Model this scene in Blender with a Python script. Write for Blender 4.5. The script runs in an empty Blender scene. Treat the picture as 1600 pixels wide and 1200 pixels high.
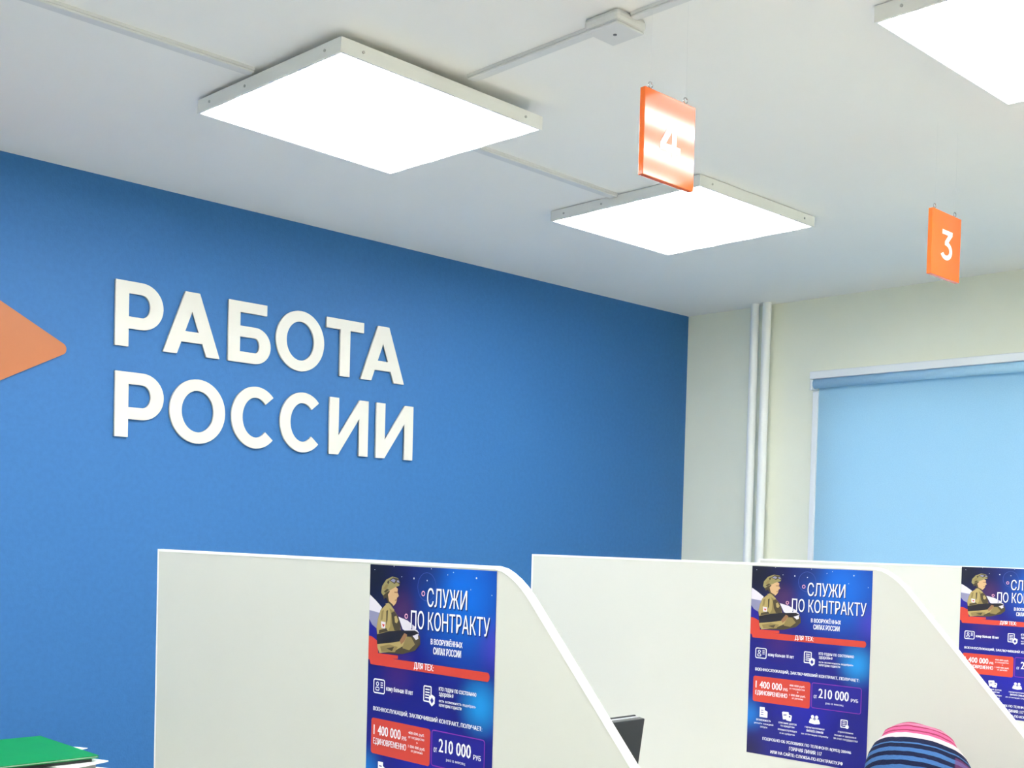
import bpy, bmesh, math, random
from mathutils import Vector, Matrix
random.seed(7)
SC = bpy.context.scene
COL = SC.collection
ZC = 2.5                      # ceiling height

# ------------------------------------------------------------------ camera
cam_data = bpy.data.cameras.new('camera')
cam = bpy.data.objects.new('camera', cam_data)
COL.objects.link(cam)
yaw, pitch, roll = 0.7993, -0.0281, 0.0263
fwd = Vector((-math.sin(yaw) * math.cos(pitch), math.cos(yaw) * math.cos(pitch), math.sin(pitch)))
r0 = Vector((math.cos(yaw), math.sin(yaw), 0)); u0 = r0.cross(fwd)
rgt = r0 * math.cos(roll) + u0 * math.sin(roll)
upv = -r0 * math.sin(roll) + u0 * math.cos(roll)
M = Matrix((rgt, upv, -fwd)).transposed().to_4x4()
M.translation = Vector((3.4573, -4.4663, ZC - 1.0526))
cam.matrix_world = M
cam_data.sensor_width = 36.0
cam_data.lens = 1865.364 / 1600 * 36
cam_data.shift_y = (893.356 - 600) / 1600
cam_data.clip_start = 0.05
SC.camera = cam

# ------------------------------------------------------------------ view, world
SC.view_settings.view_transform = 'Standard'
SC.view_settings.look = 'None'
SC.view_settings.gamma = 1.0
SC.view_settings.use_curve_mapping = False
SC.view_settings.exposure = 0.0
SC.cycles.use_denoising = True
SC.cycles.max_bounces = 14
SC.cycles.diffuse_bounces = 8
SC.cycles.sample_clamp_indirect = 20
LAMP_BASE, LAMP_STRIP = 4.4, 39.8
WORLD_K = 4.5
w = bpy.data.worlds.new('daylight'); SC.world = w; w.use_nodes = True
nt = w.node_tree; nt.nodes.clear()
wo = nt.nodes.new('ShaderNodeOutputWorld'); bg = nt.nodes.new('ShaderNodeBackground')
tc = nt.nodes.new('ShaderNodeTexCoord'); sp = nt.nodes.new('ShaderNodeSeparateXYZ'); rp = nt.nodes.new('ShaderNodeValToRGB')
nt.links.new(tc.outputs['Generated'], sp.inputs[0])
mr = nt.nodes.new('ShaderNodeMapRange'); mr.inputs['From Min'].default_value = -1; mr.inputs['From Max'].default_value = 1
nt.links.new(sp.outputs['Z'], mr.inputs['Value']); nt.links.new(mr.outputs[0], rp.inputs[0])
e = rp.color_ramp.elements
e[0].position = 0.0; e[0].color = (0.85, 0.9, 1.0, 1)      # snow-bright ground
e[1].position = 1.0; e[1].color = (0.45, 0.6, 0.9, 1)
x = e.new(0.5); x.color = (0.9, 0.95, 1.0, 1)
nt.links.new(rp.outputs[0], bg.inputs[0]); bg.inputs[1].default_value = WORLD_K
nt.links.new(bg.outputs[0], wo.inputs[0])

# ------------------------------------------------------------------ materials
def lin(c):
    return tuple(((v / 255) / 12.92 if v <= 10 else (((v / 255) + 0.055) / 1.055) ** 2.4) for v in c) + (1.0,)

def mat(name, srgb, rough=0.6, metal=0.0, var=0.04, scale=8.0, bump=0.0, bscale=200.0, spec=0.5, coat=0.0):
    m = bpy.data.materials.new(name); m.use_nodes = True
    t = m.node_tree; b = t.nodes['Principled BSDF']
    b.inputs['Roughness'].default_value = rough; b.inputs['Metallic'].default_value = metal
    b.inputs['Specular IOR Level'].default_value = spec
    if coat: b.inputs['Coat Weight'].default_value = coat; b.inputs['Coat Roughness'].default_value = 0.05
    c = lin(srgb)
    if var > 0:
        tcn = t.nodes.new('ShaderNodeTexCoord'); n = t.nodes.new('ShaderNodeTexNoise')
        n.inputs['Scale'].default_value = scale; n.inputs['Detail'].default_value = 4
        t.links.new(tcn.outputs['Object'], n.inputs['Vector'])
        r = t.nodes.new('ShaderNodeValToRGB')
        r.color_ramp.elements[0].position = 0.3; r.color_ramp.elements[1].position = 0.7
        r.color_ramp.elements[0].color = tuple(v * (1 - var) for v in c[:3]) + (1,)
        r.color_ramp.elements[1].color = tuple(min(1, v * (1 + var)) for v in c[:3]) + (1,)
        t.links.new(n.outputs['Fac'], r.inputs[0]); t.links.new(r.outputs[0], b.inputs['Base Color'])
        if bump:
            n2 = t.nodes.new('ShaderNodeTexNoise'); n2.inputs['Scale'].default_value = bscale; n2.inputs['Detail'].default_value = 3
            t.links.new(tcn.outputs['Object'], n2.inputs['Vector'])
            bp = t.nodes.new('ShaderNodeBump'); bp.inputs['Strength'].default_value = bump; bp.inputs['Distance'].default_value = 0.002
            t.links.new(n2.outputs['Fac'], bp.inputs['Height']); t.links.new(bp.outputs[0], b.inputs['Normal'])
    else:
        b.inputs['Base Color'].default_value = c
    return m

BLUE = mat('blue_wall_paint', (53, 110, 169), 0.55, var=0.05, scale=60, bump=0.35, bscale=160, spec=0.3)
CREAM = mat('cream_wall_paint', (240, 241, 223), 0.6, var=0.015, scale=5, bump=0.1, bscale=150)
WHITEC = mat('ceiling_paint', (236, 236, 234), 0.75, var=0.012, scale=2, bump=0.05)
FLOORM = mat('floor_linoleum', (212, 208, 200), 0.4, var=0.06, scale=12)
WPLAST = mat('white_plastic', (236, 237, 232), 0.35, var=0.01)
WMETAL = mat('white_enamel', (232, 234, 232), 0.4, var=0.01)
LETTER = mat('letter_acrylic', (214, 212, 203), 0.35, var=0.01)
ORANGE_ARROW = mat('orange_foam_board', (178, 104, 56), 0.45, var=0.02)
ORANGE = mat('orange_acrylic', (226, 104, 40), 0.09, var=0.02, spec=0.42)
SIGNWHITE = mat('sign_white_vinyl', (250, 250, 246), 0.25, var=0.0)
LAMIN = mat('panel_laminate', (211, 212, 203), 0.5, var=0.015, scale=3)
EDGE = mat('panel_edge_band', (252, 252, 250), 0.4, var=0.0)
STEEL = mat('hook_steel', (190, 190, 190), 0.25, 1.0, var=0.02)
NYLON = mat('clear_line', (215, 218, 220), 0.3, var=0.0)
DARK = mat('monitor_black', (44, 48, 53), 0.22, var=0.05)
TRUNKM = mat('trunking_plastic', (212, 214, 215), 0.5, var=0.01)
PIPEM = mat('pipe_enamel', (246, 247, 244), 0.35, var=0.01)
LSCREW = mat('lamp_screw', (176, 178, 178), 0.5, var=0.02)
DARKLIT = mat('monitor_lit_rim', (150, 152, 158), 0.35, var=0.03)  # light falling on the monitor's top edge is put into this paler grey
GREEN = mat('green_folder', (0, 132, 66), 0.5, var=0.03, scale=20, spec=0.3)
PAPER = mat('white_paper', (240, 242, 240), 0.7, var=0.02)
GREYP = mat('grey_card', (150, 152, 150), 0.6, var=0.12, scale=30)
BLACKP = mat('black_binder', (28, 28, 30), 0.4, var=0.05)
DESK = mat('desk_laminate', (224, 220, 208), 0.5, var=0.03)
SCREW = mat('screw_zinc', (120, 122, 124), 0.4, 0.8, var=0.02)
SKIN = mat('skin', (222, 178, 152), 0.55, var=0.03, scale=30)
JACKET = mat('dark_jacket', (52, 58, 84), 0.8, var=0.1, scale=40)
HAIR = mat('brown_hair', (72, 50, 36), 0.6, var=0.2, scale=80)
TROUS = mat('dark_trousers', (40, 42, 50), 0.8, var=0.1, scale=40)
BLINDW = mat('blind_rail_white', (236, 240, 242), 0.35, var=0.01)

def fabric_mat():
    m = bpy.data.materials.new('blue_blind_fabric'); m.use_nodes = True
    t = m.node_tree; t.nodes.clear()
    out = t.nodes.new('ShaderNodeOutputMaterial'); mix = t.nodes.new('ShaderNodeMixShader')
    d = t.nodes.new('ShaderNodeBsdfDiffuse'); tr = t.nodes.new('ShaderNodeBsdfTranslucent')
    tcn = t.nodes.new('ShaderNodeTexCoord'); wv = t.nodes.new('ShaderNodeTexNoise'); wv.inputs['Scale'].default_value = 260
    t.links.new(tcn.outputs['Object'], wv.inputs['Vector'])
    r = t.nodes.new('ShaderNodeValToRGB')
    r.color_ramp.elements[0].position = 0.3; r.color_ramp.elements[1].position = 0.7
    r.color_ramp.elements[0].color = lin((184, 219, 237)); r.color_ramp.elements[1].color = lin((192, 226, 242))
    t.links.new(wv.outputs['Fac'], r.inputs[0])
    t.links.new(r.outputs[0], d.inputs[0]); t.links.new(r.outputs[0], tr.inputs[0])
    mix.inputs[0].default_value = 0.4
    t.links.new(d.outputs[0], mix.inputs[1]); t.links.new(tr.outputs[0], mix.inputs[2]); t.links.new(mix.outputs[0], out.inputs[0])
    return m
FABRIC = fabric_mat()
ROLLFAB = mat('blue_fabric_roll', (172, 214, 240), 0.7, var=0.03, scale=200)

def glass_mat():
    m = bpy.data.materials.new('window_glass'); m.use_nodes = True
    t = m.node_tree; t.nodes.clear()
    out = t.nodes.new('ShaderNodeOutputMaterial'); mix = t.nodes.new('ShaderNodeMixShader')
    tr = t.nodes.new('ShaderNodeBsdfTransparent'); g = t.nodes.new('ShaderNodeBsdfGlossy'); f = t.nodes.new('ShaderNodeFresnel')
    g.inputs['Roughness'].default_value = 0.02; f.inputs[0].default_value = 1.45
    tr.inputs[0].default_value = (0.94, 0.97, 0.97, 1)
    t.links.new(f.outputs[0], mix.inputs[0]); t.links.new(tr.outputs[0], mix.inputs[1]); t.links.new(g.outputs[0], mix.inputs[2])
    t.links.new(mix.outputs[0], out.inputs[0])
    return m
GLASS = glass_mat()

def lamp_mat():
    # opal diffuser over rows of LED strips: brightest along the strips
    m = bpy.data.materials.new('lamp_diffuser_glow'); m.use_nodes = True
    t = m.node_tree; t.nodes.clear()
    out = t.nodes.new('ShaderNodeOutputMaterial'); em = t.nodes.new('ShaderNodeEmission')
    tcn = t.nodes.new('ShaderNodeTexCoord'); s = t.nodes.new('ShaderNodeSeparateXYZ')
    t.links.new(tcn.outputs['Object'], s.inputs[0])
    def mth(op, a, b=None):
        n = t.nodes.new('ShaderNodeMath'); n.operation = op
        for i, v in enumerate((a, b)):
            if v is None: continue
            if isinstance(v, (int, float)): n.inputs[i].default_value = v
            else: t.links.new(v, n.inputs[i])
        return n.outputs[0]
    ph = mth('MULTIPLY', mth('ADD', s.outputs['X'], 0.100), 2 * math.pi / 0.156)
    c = mth('MULTIPLY', mth('ADD', mth('COSINE', ph), 1.0), 0.5)
    c = mth('POWER', c, 3.5)
    st = mth('ADD', mth('MULTIPLY', c, LAMP_STRIP), LAMP_BASE)
    em.inputs[0].default_value = (0.968, 0.985, 1.01, 1)
    t.links.new(st, em.inputs[1]); t.links.new(em.outputs[0], out.inputs[0])
    return m
LAMP = lamp_mat()

# ------------------------------------------------------------------ helpers
def link(name, me, m=None, parent=None, loc=None):
    o = bpy.data.objects.new(name, me); COL.objects.link(o)
    if m is not None and me is not None:
        for k in (m if isinstance(m, (list, tuple)) else [m]): me.materials.append(k)
    if parent: o.parent = parent
    if loc is not None: o.location = loc
    return o

def obj(name, bm, m, parent=None, loc=None, smooth=False):
    bmesh.ops.recalc_face_normals(bm, faces=bm.faces[:])
    me = bpy.data.meshes.new(name); bm.to_mesh(me); bm.free()
    if smooth:
        for p in me.polygons: p.use_smooth = True
    return link(name, me, m, parent, loc)

def empty(name, loc, rot=(0, 0, 0)):
    o = bpy.data.objects.new(name, None); COL.objects.link(o); o.location = loc; o.rotation_euler = rot
    o.empty_display_size = 0.1
    return o

def tag(o, label, cat, group=None):
    o['label'] = label; o['category'] = cat
    if group: o['group'] = group
    return o

def struct(o):
    o['kind'] = 'structure'; return o

def box(bm, a, b, bev=0.0, mi=0):
    x0, y0, z0 = a; x1, y1, z1 = b
    v = [bm.verts.new(p) for p in ((x0, y0, z0), (x1, y0, z0), (x1, y1, z0), (x0, y1, z0), (x0, y0, z1), (x1, y0, z1), (x1, y1, z1), (x0, y1, z1))]
    fs = [bm.faces.new([v[i] for i in q]) for q in ((0, 3, 2, 1), (4, 5, 6, 7), (0, 1, 5, 4), (1, 2, 6, 5), (2, 3, 7, 6), (3, 0, 4, 7))]
    for f in fs: f.material_index = mi
    if bev:
        es = list({e for f in fs for e in f.edges})
        bmesh.ops.bevel(bm, geom=es, offset=bev, segments=2, affect='EDGES', profile=0.5)
    return bm

def newbox(a, b, bev=0.0): return box(bmesh.new(), a, b, bev)

def tube(bm, pts, r, n=12, caps=True):
    rings = []
    pts = [Vector(p) for p in pts]
    for i, p in enumerate(pts):
        d = (pts[min(i + 1, len(pts) - 1)] - pts[max(i - 1, 0)]).normalized()
        a = d.cross(Vector((0, 0, 1)))
        if a.length < 1e-3: a = d.cross(Vector((1, 0, 0)))
        a.normalize(); b = d.cross(a)
        rings.append([bm.verts.new(p + r * (math.cos(2 * math.pi * k / n) * a + math.sin(2 * math.pi * k / n) * b)) for k in range(n)])
    for q, s in zip(rings, rings[1:]):
        for k in range(n): bm.faces.new((q[k], q[(k + 1) % n], s[(k + 1) % n], s[k]))
    if caps: bm.faces.new(rings[0][::-1]); bm.faces.new(rings[-1])
    return bm

def torus(bm, c, ax_u, ax_v, R, r, n=20, k=8, a0=0, a1=2 * math.pi):
    c, U, V = Vector(c), Vector(ax_u), Vector(ax_v); W = U.cross(V)
    closed = abs(a1 - a0 - 2 * math.pi) < 1e-6
    rings = []
    for i in range(n if closed else n + 1):
        a = a0 + (a1 - a0) * i / n; d = U * math.cos(a) + V * math.sin(a)
        rings.append([bm.verts.new(c + d * (R + r * math.cos(2 * math.pi * j / k)) + W * r * math.sin(2 * math.pi * j / k)) for j in range(k)])
    for i in range(n):
        q, s = rings[i], rings[(i + 1) % len(rings)]
        for j in range(k): bm.faces.new((q[j], q[(j + 1) % k], s[(j + 1) % k], s[j]))
    return bm

def outline(splines, depth, f=lambda p: p, bevel=0.0):
    """filled 2D outlines (outer + holes) extruded symmetrically by depth -> mesh, vertices mapped by f"""
    c = bpy.data.curves.new('outline', 'CURVE'); c.dimensions = '2D'; c.fill_mode = 'BOTH'
    c.extrude = depth / 2 - bevel; c.bevel_depth = bevel; c.bevel_resolution = 1; c.offset = -bevel if bevel else 0
    for s in splines:
        sp_ = c.splines.new('POLY'); sp_.points.add(len(s) - 1)
        for p, q in zip(sp_.points, s): p.co = (q[0], q[1], 0, 1)
        sp_.use_cyclic_u = True
    o = bpy.data.objects.new('outline', c); COL.objects.link(o)
    me = bpy.data.meshes.new_from_object(o.evaluated_get(bpy.context.evaluated_depsgraph_get()))
    bpy.data.objects.remove(o); bpy.data.curves.remove(c)
    for v in me.vertices: v.co = f(v.co.copy())
    bm = bmesh.new(); bm.from_mesh(me); bmesh.ops.remove_doubles(bm, verts=bm.verts[:], dist=1e-6)
    bmesh.ops.recalc_face_normals(bm, faces=bm.faces[:]); bm.to_mesh(me); bm.free()
    me.materials.clear()
    return me

def arc(cx, cy, rx, ry, a0, a1, n=20):
    return [(cx + rx * math.cos(math.radians(a0 + (a1 - a0) * i / n)), cy + ry * math.sin(math.radians(a0 + (a1 - a0) * i / n))) for i in range(n + 1)]

def copy_tree(o, parent=None):
    c = o.copy(); COL.objects.link(c)
    if parent: c.parent = parent
    for ch in list(o.children): copy_tree(ch, c)
    return c

_tx = {}
def text_geo(s, off):
    key = (s, off)
    if key in _tx: return _tx[key]
    c = bpy.data.curves.new('t', 'FONT'); c.body = s; c.resolution_u = 2; c.offset = off
    o = bpy.data.objects.new('t', c); COL.objects.link(o)
    me = bpy.data.meshes.new_from_object(o.evaluated_get(bpy.context.evaluated_depsgraph_get()))
    vs = [(v.co.x, v.co.y) for v in me.vertices]; fs = [tuple(p.vertices) for p in me.polygons]
    bpy.data.objects.remove(o); bpy.data.curves.remove(c); bpy.data.meshes.remove(me)
    x0 = min(v[0] for v in vs); x1 = max(v[0] for v in vs); y0 = min(v[1] for v in vs); y1 = max(v[1] for v in vs)
    _tx[key] = ([((v[0] - x0) / (x1 - x0), (v[1] - y0) / (y1 - y0)) for v in vs], fs)
    return _tx[key]

# ------------------------------------------------------------------ room shell
RX, RY = 6.6, -6.8
struct(obj('floor', newbox((-0.2, RY - 0.2, -0.1), (RX + 0.2, 0.3, 0.0)), FLOORM))
struct(obj('ceiling', newbox((-0.2, RY - 0.2, ZC), (RX + 0.2, 0.3, ZC + 0.1)), WHITEC))
struct(obj('wall_left', newbox((-0.2, RY - 0.2, 0), (0, 0.0, ZC)), BLUE))
struct(obj('wall_right', newbox((RX, RY - 0.2, 0), (RX + 0.2, 0.3, ZC)), CREAM))
struct(obj('wall_front', newbox((0, RY - 0.2, 0), (RX, RY, ZC)), CREAM))
WX0, WX1, WZ0, WZ1 = 0.72, 2.30, 0.85, 2.13
bm = bmesh.new()
box(bm, (-0.2, 0, 0), (WX0, 0.3, ZC)); box(bm, (WX1, 0, 0), (RX, 0.3, ZC))
box(bm, (WX0, 0, 0), (WX1, 0.3, WZ0)); box(bm, (WX0, 0, WZ1), (WX1, 0.3, ZC))
struct(obj('wall_back', bm, CREAM))
# window behind the blind
bm = bmesh.new()
fy0, fy1 = 0.10, 0.17
for a, b in (((WX0, fy0, WZ0), (WX0 + 0.06, fy1, WZ1)), ((WX1 - 0.06, fy0, WZ0), (WX1, fy1, WZ1)),
             ((WX0 + 0.06, fy0, WZ0), (WX1 - 0.06, fy1, WZ0 + 0.06)), ((WX0 + 0.06, fy0, WZ1 - 0.06), (WX1 - 0.06, fy1, WZ1))):
    box(bm, a, b, 0.004)
win = struct(obj('window_1', bm, WPLAST))
obj('pane', newbox((WX0 + 0.06, 0.13, WZ0 + 0.06), (WX1 - 0.06, 0.136, WZ1 - 0.06)), GLASS, win)
obj('window_sill', newbox((WX0 - 0.04, -0.06, WZ0 - 0.035), (WX1 + 0.04, -0.001, WZ0), 0.006), WPLAST, win)

# ------------------------------------------------------------------ ceiling lights
LW = 0.595
def make_light(th=0.032):
    t = empty('ceiling_light', (0, 0, 0))
    h = LW / 2
    bm = bmesh.new()
    # tray: four side walls with a narrow lip, and a back plate
    lip = 0.005
    box(bm, (-h, -h, 0), (h, -h + lip, th)); box(bm, (-h, h - lip, 0), (h, h, th))
    box(bm, (-h, -h + lip, 0), (-h + lip, h - lip, th)); box(bm, (h - lip, -h + lip, 0), (h, h - lip, th))
    box(bm, (-h + lip, -h + lip, th - 0.003), (h - lip, h - lip, th))
    tray = obj('tray', bm, WMETAL, t)
    obj('diffuser', newbox((-h + lip, -h + lip, 0.0015), (h - lip, h - lip, 0.005)), LAMP, t)
    for sx, sy, ax in ((-0.24, -h, 'y'), (0.24, -h, 'y'), (h, -0.24, 'x'), (h, 0.24, 'x'), (-0.08, -h, 'y')):
        bm = bmesh.new()
        if ax == 'y': tube(bm, [(sx, sy + 0.001, th * 0.5), (sx, sy - 0.0022, th * 0.5)], 0.0032, 10)
        else: tube(bm, [(sx - 0.001, sy, th * 0.5), (sx + 0.0022, sy, th * 0.5)], 0.0032, 10)
        obj('screw', bm, LSCREW, tray)
    return t
light = make_light()
LIGHTS = [
    ((1.0944, -2.6922, 2.4493), (-0.0197, 0.0209, -0.0074), 'square white panel light, largest whole one, left of the orange 4 sign', 'panel lights in view'),
    ((1.0551, -1.4115, 2.4660), (0.0, 0.0, -0.0073), 'square white panel light on the ceiling behind the orange 4 sign, smallest one', 'panel lights in view'),
    ((2.5436, -2.0493, 2.4660), (0, 0, -0.0064), 'square white panel light cut off by the top right corner of the photo', 'panel lights in view'),
]
for x, y in ((1.07, -3.91), (2.54, -3.60), (2.54, -4.90), (4.0, -2.67), (4.0, -3.91), (4.0, -1.44), (5.45, -2.05), (5.45, -3.28)):  # unseen panel lights added for room light, some shifted to balance the screens
    LIGHTS.append(((x, y, 2.468), (0, 0, 0), 'square white panel light added unseen on the ceiling to light the room', 'added panel lights out of view'))
for i, (loc, rot, lab, grp) in enumerate(LIGHTS):
    o = light if i == 0 else copy_tree(light)
    o.location = loc; o.rotation_euler = rot
    tag(o, lab, 'ceiling light', grp)

# ------------------------------------------------------------------ cable trunking on the ceiling
def trunk(a, b, wd, label, th=0.012):
    (x0, y0), (x1, y1) = a, b
    d = Vector((x1 - x0, y1 - y0, 0)); n = Vector((-d.y, d.x, 0)).normalized() * wd / 2
    t = empty('cable_trunking', (x0, y0, ZC))
    def prism(z0, z1, k, bev):
        bm = bmesh.new()
        L = d.length; a_ = d.normalized(); m_ = n.normalized()
        box(bm, (0, -wd / 2 * k, z0), (L, wd / 2 * k, z1), bev)
        for v in bm.verts: v.co = a_ * v.co.x + m_ * v.co.y + Vector((0, 0, v.co.z))
        return bm
    obj('base_channel', prism(-th * 0.55, 0, 1.0, 0.0), TRUNKM, t)
    obj('cover', prism(-th, -th * 0.5, 0.94, 0.0025), TRUNKM, t)
    tag(t, label, 'cable trunking', 'white trunking runs on the ceiling')
trunk((1.042, -4.6), (1.050, -2.995), 0.030, 'white plastic trunking from the top left corner to the largest ceiling light')
trunk((1.395, -2.632), (1.783, -2.634), 0.026, 'white plastic trunking between the largest whole ceiling light and the junction box')
trunk((1.877, -2.631), (3.70, -2.61), 0.022, 'white plastic trunking leaving the junction box towards the top edge of the photo')
trunk((1.048, -2.390), (1.030, -1.715), 0.030, 'faint white plastic trunking joining the two ceiling lights left of the 4 sign')
jb = empty('junction_box', (1.83, -2.633, ZC))
bm = bmesh.new(); box(bm, (-0.046, -0.046, -0.024), (0.046, 0.046, 0), 0.009); obj('box_body', bm, TRUNKM, jb)
bm = bmesh.new(); box(bm, (-0.042, -0.042, -0.029), (0.042, 0.042, -0.0235), 0.0025); lid = obj('lid', bm, TRUNKM, jb)
bm = bmesh.new(); tube(bm, [(0.0, 0.0, -0.028), (0.0, 0.0, -0.0305)], 0.004, 12); obj('lid_screw', bm, SCREW, lid)
tag(jb, 'square white junction box on the ceiling in the trunking run', 'junction box')

# ------------------------------------------------------------------ hanging number signs
def sign(loc, digit, digit_rect, hooks, label):
    """orange plate facing +X hung by two clear lines; loc = upper near corner of the front face"""
    t = empty('hanging_sign', loc)
    W_, H_, T_ = 0.153, 0.161, 0.012
    obj('plate', newbox((-T_, 0, -H_), (0, W_, 0), 0.0012), ORANGE, t)
    y0, z0, y1, z1 = digit_rect
    wd, hh = y1 - y0, z1 - z0
    if digit == '4':
        sp_ = [[(0.58, 0), (0.80, 0), (0.80, 0.20), (1, 0.20), (1, 0.38), (0.80, 0.38), (0.80, 1), (0.52, 1), (0, 0.36), (0, 0.20), (0.58, 0.20)],
               [(0.58, 0.38), (0.58, 0.74), (0.27, 0.38)]]
    else:
        sp_ = [[(0.08, 1.0), (0.98, 1.0), (0.98, 0.87), (0.62, 0.60)] + arc(0.46, 0.315, 0.54, 0.315, 72, -150, 22) +
               arc(0.46, 0.315, 0.30, 0.165, -150, 80, 18) + [(0.34, 0.50), (0.34, 0.62), (0.62, 0.85), (0.08, 0.85)]]
    sp_ = [[(y0 + a * wd, z0 + b * hh) for a, b in q] for q in sp_]
    link('numeral', outline(sp_, 0.0005, lambda p: Vector((p.z + 0.0004, p.x, p.y))), SIGNWHITE, t)
    for hy in hooks:
        bm = bmesh.new()
        tube(bm, [(-T_ / 2, hy, -0.004), (-T_ / 2, hy, 0.003)], 0.0012, 8)
        torus(bm, (-T_ / 2, hy, 0.0085), (0, 1, 0), (0, 0, 1), 0.0055, 0.0012)
        obj('hook', bm, STEEL, t)
        bm = bmesh.new()
        tube(bm, [(-T_ / 2, hy, 0.0130), (-T_ / 2, hy, ZC - loc[2])], 0.00012, 6)
        obj('hanging_line', bm, NYLON, t)
    return tag(t, label, 'sign', 'orange number signs over the booths')
sign((2.018, -2.757, 2.287), '4', (0.048, -0.118, 0.108, -0.043), (0.022, 0.128), 'glossy orange square sign with white number 4, washed out by lamp glare')
sign((2.043, -1.682, 2.287), '3', (0.048, -0.116, 0.107, -0.043), (0.020, 0.128), 'orange square sign with white number 3 hanging near the cream wall')

# ------------------------------------------------------------------ letters and arrow on the blue wall
CH = 0.198
def g_P(w, h=CH, s=0.043, b=0.036):
    z = 0.28 * h; r = (h - z) / 2
    return [[(0, 0), (s, 0), (s, z)] + arc(w - r, z + r, r, r, -90, 90) + [(0, h)],
            [(s, z + b)] + arc(w - r, z + r, r - s, r - b, -90, 90) + [(s, h - b)]]
def g_A(w, h=CH, q=0.047, t=0.050):
    a = (w - t) / 2; z1, z2 = 0.20 * h, 0.37 * h
    L = lambda z: q + a * z / h
    zm = (w / 2 - q) * h / a
    return [[(0, 0), (q, 0), (L(z1), z1), (w - L(z1), z1), (w - q, 0), (w, 0), (w - a, h), (a, h)],
            [(L(z2), z2), (w - L(z2), z2), (w / 2, zm)]]
def g_B(w, h=CH, s=0.043, b=0.035):
    r = 0.30 * h
    return [[(0, 0)] + arc(w - r, r, r, r, -90, 90) + [(s, 2 * r), (s, h - b), (0.9 * w, h - b), (0.9 * w, h), (0, h)],
            [(s, b)] + arc(w - r, r, r - s, r - b, -90, 90) + [(s, 2 * r - b)]]
def g_O(w, h=CH, s=0.041, b=0.036):
    o = 0.003
    return [arc(w / 2, h / 2, w / 2, h / 2 + o, 0, 360, 48)[:-1], arc(w / 2, h / 2, w / 2 - s, h / 2 + o - b, 0, 360, 48)[:-1]]
def g_C(w, h=CH, s=0.041, b=0.036):
    o = 0.003; W = w * 1.08
    return [arc(W / 2, h / 2, W / 2, h / 2 + o, 44, 316, 40) + arc(W / 2, h / 2, W / 2 - s, h / 2 + o - b, 316, 44, 40)]
def g_T(w, h=CH, s=0.042, b=0.036):
    return [[(w / 2 - s / 2, 0), (w / 2 + s / 2, 0), (w / 2 + s / 2, h - b), (w, h - b), (w, h), (0, h), (0, h - b), (w / 2 - s / 2, h - b)]]
def g_I(w, h=CH, s=0.039, k=0.064):
    return [[(0, 0), (s, 0), (w - s, h - k), (w - s, 0), (w, 0), (w, h), (w - s, h), (s, k), (s, h), (0, h)]]
UP, LO = 2.0005, 1.7255
LET = [
    (g_P, -2.812, 0.157, UP, 'white raised letter Р at the start of the upper word on the blue wall'),
    (g_A, -2.654, 0.198, UP, 'white raised letter А second in the upper word, between Р and Б'),
    (g_B, -2.425, 0.160, UP, 'white raised letter Б in the middle of the upper word on the blue wall'),
    (g_O, -2.244, 0.194, UP, 'white raised letter О in the upper word, between Б and Т'),
    (g_T, -2.040, 0.160, UP, 'white raised letter Т fifth in the upper word on the blue wall'),
    (g_A, -1.890, 0.197, UP, 'white raised letter А at the end of the upper word, after Т'),
    (g_P, -2.809, 0.160, LO, 'white raised letter Р at the start of the lower word on the blue wall'),
    (g_O, -2.628, 0.196, LO, 'white raised letter О in the lower word, after Р'),
    (g_C, -2.408, 0.170, LO, 'white raised letter С in the lower word, right after О'),
    (g_C, -2.222, 0.168, LO, 'white raised letter С in the lower word, just before the first И'),
    (g_I, -2.020, 0.168, LO, 'white raised letter И in the lower word, right after С'),
    (g_I, -1.815, 0.170, LO, 'white raised letter И at the end of the lower word on the blue wall'),
]
LT = 0.010
for fn, y, wd, z, lab in LET:
    me = outline(fn(wd), LT, lambda p: Vector((p.z + LT / 2, p.x, p.y)))
    tag(link('wall_letter', me, LETTER, None, (0.0005, y, z)), lab, 'letter', 'raised letters on the blue wall')

# arrow: triangle pointing right with rounded corners
def rounded(pts, r, n=8):
    out = []
    for i, p in enumerate(pts):
        p = Vector(p); a = (Vector(pts[i - 1]) - p).normalized(); b = (Vector(pts[(i + 1) % len(pts)]) - p).normalized()
        ang = a.angle(b); d = r / math.tan(ang / 2)
        c = p + (a + b).normalized() * (r / math.sin(ang / 2))
        s, e_ = p + a * d, p + b * d
        a0 = math.atan2(s.y - c.y, s.x - c.x); a1 = math.atan2(e_.y - c.y, e_.x - c.x)
        da = (a1 - a0 + math.pi) % (2 * math.pi) - math.pi
        out += [(c.x + r * math.cos(a0 + da * k / n), c.y + r * math.sin(a0 + da * k / n)) for k in range(n + 1)]
    return out
tri = rounded([(-3.62, 1.967 - 0.36), (-2.940, 1.967), (-3.62, 1.967 + 0.36)], 0.018)
tri = [(y + 3.25, z - 1.967) for y, z in tri]
me = outline([tri], 0.008, lambda p: Vector((p.z + 0.004, p.x, p.y)))
tag(link('arrow_sign', me, ORANGE_ARROW, None, (0.0005, -3.25, 1.967)), 'flat orange arrow plate pointing right, on the blue wall left of the letters', 'sign')

# ------------------------------------------------------------------ heating pipes
for i, (px_, lab) in enumerate(((0.4025, 'white vertical heating pipe on the cream wall, nearer the blue wall'), (0.4640, 'white vertical heating pipe on the cream wall, nearer the window blind'))):
    bm = bmesh.new(); tube(bm, [(px_, -0.05, 0.0), (px_, -0.05, ZC)], 0.0188, 24, caps=False)
    tag(obj('heating_pipe', bm, PIPEM, None, None, True), lab, 'pipe', 'heating pipes')

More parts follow.
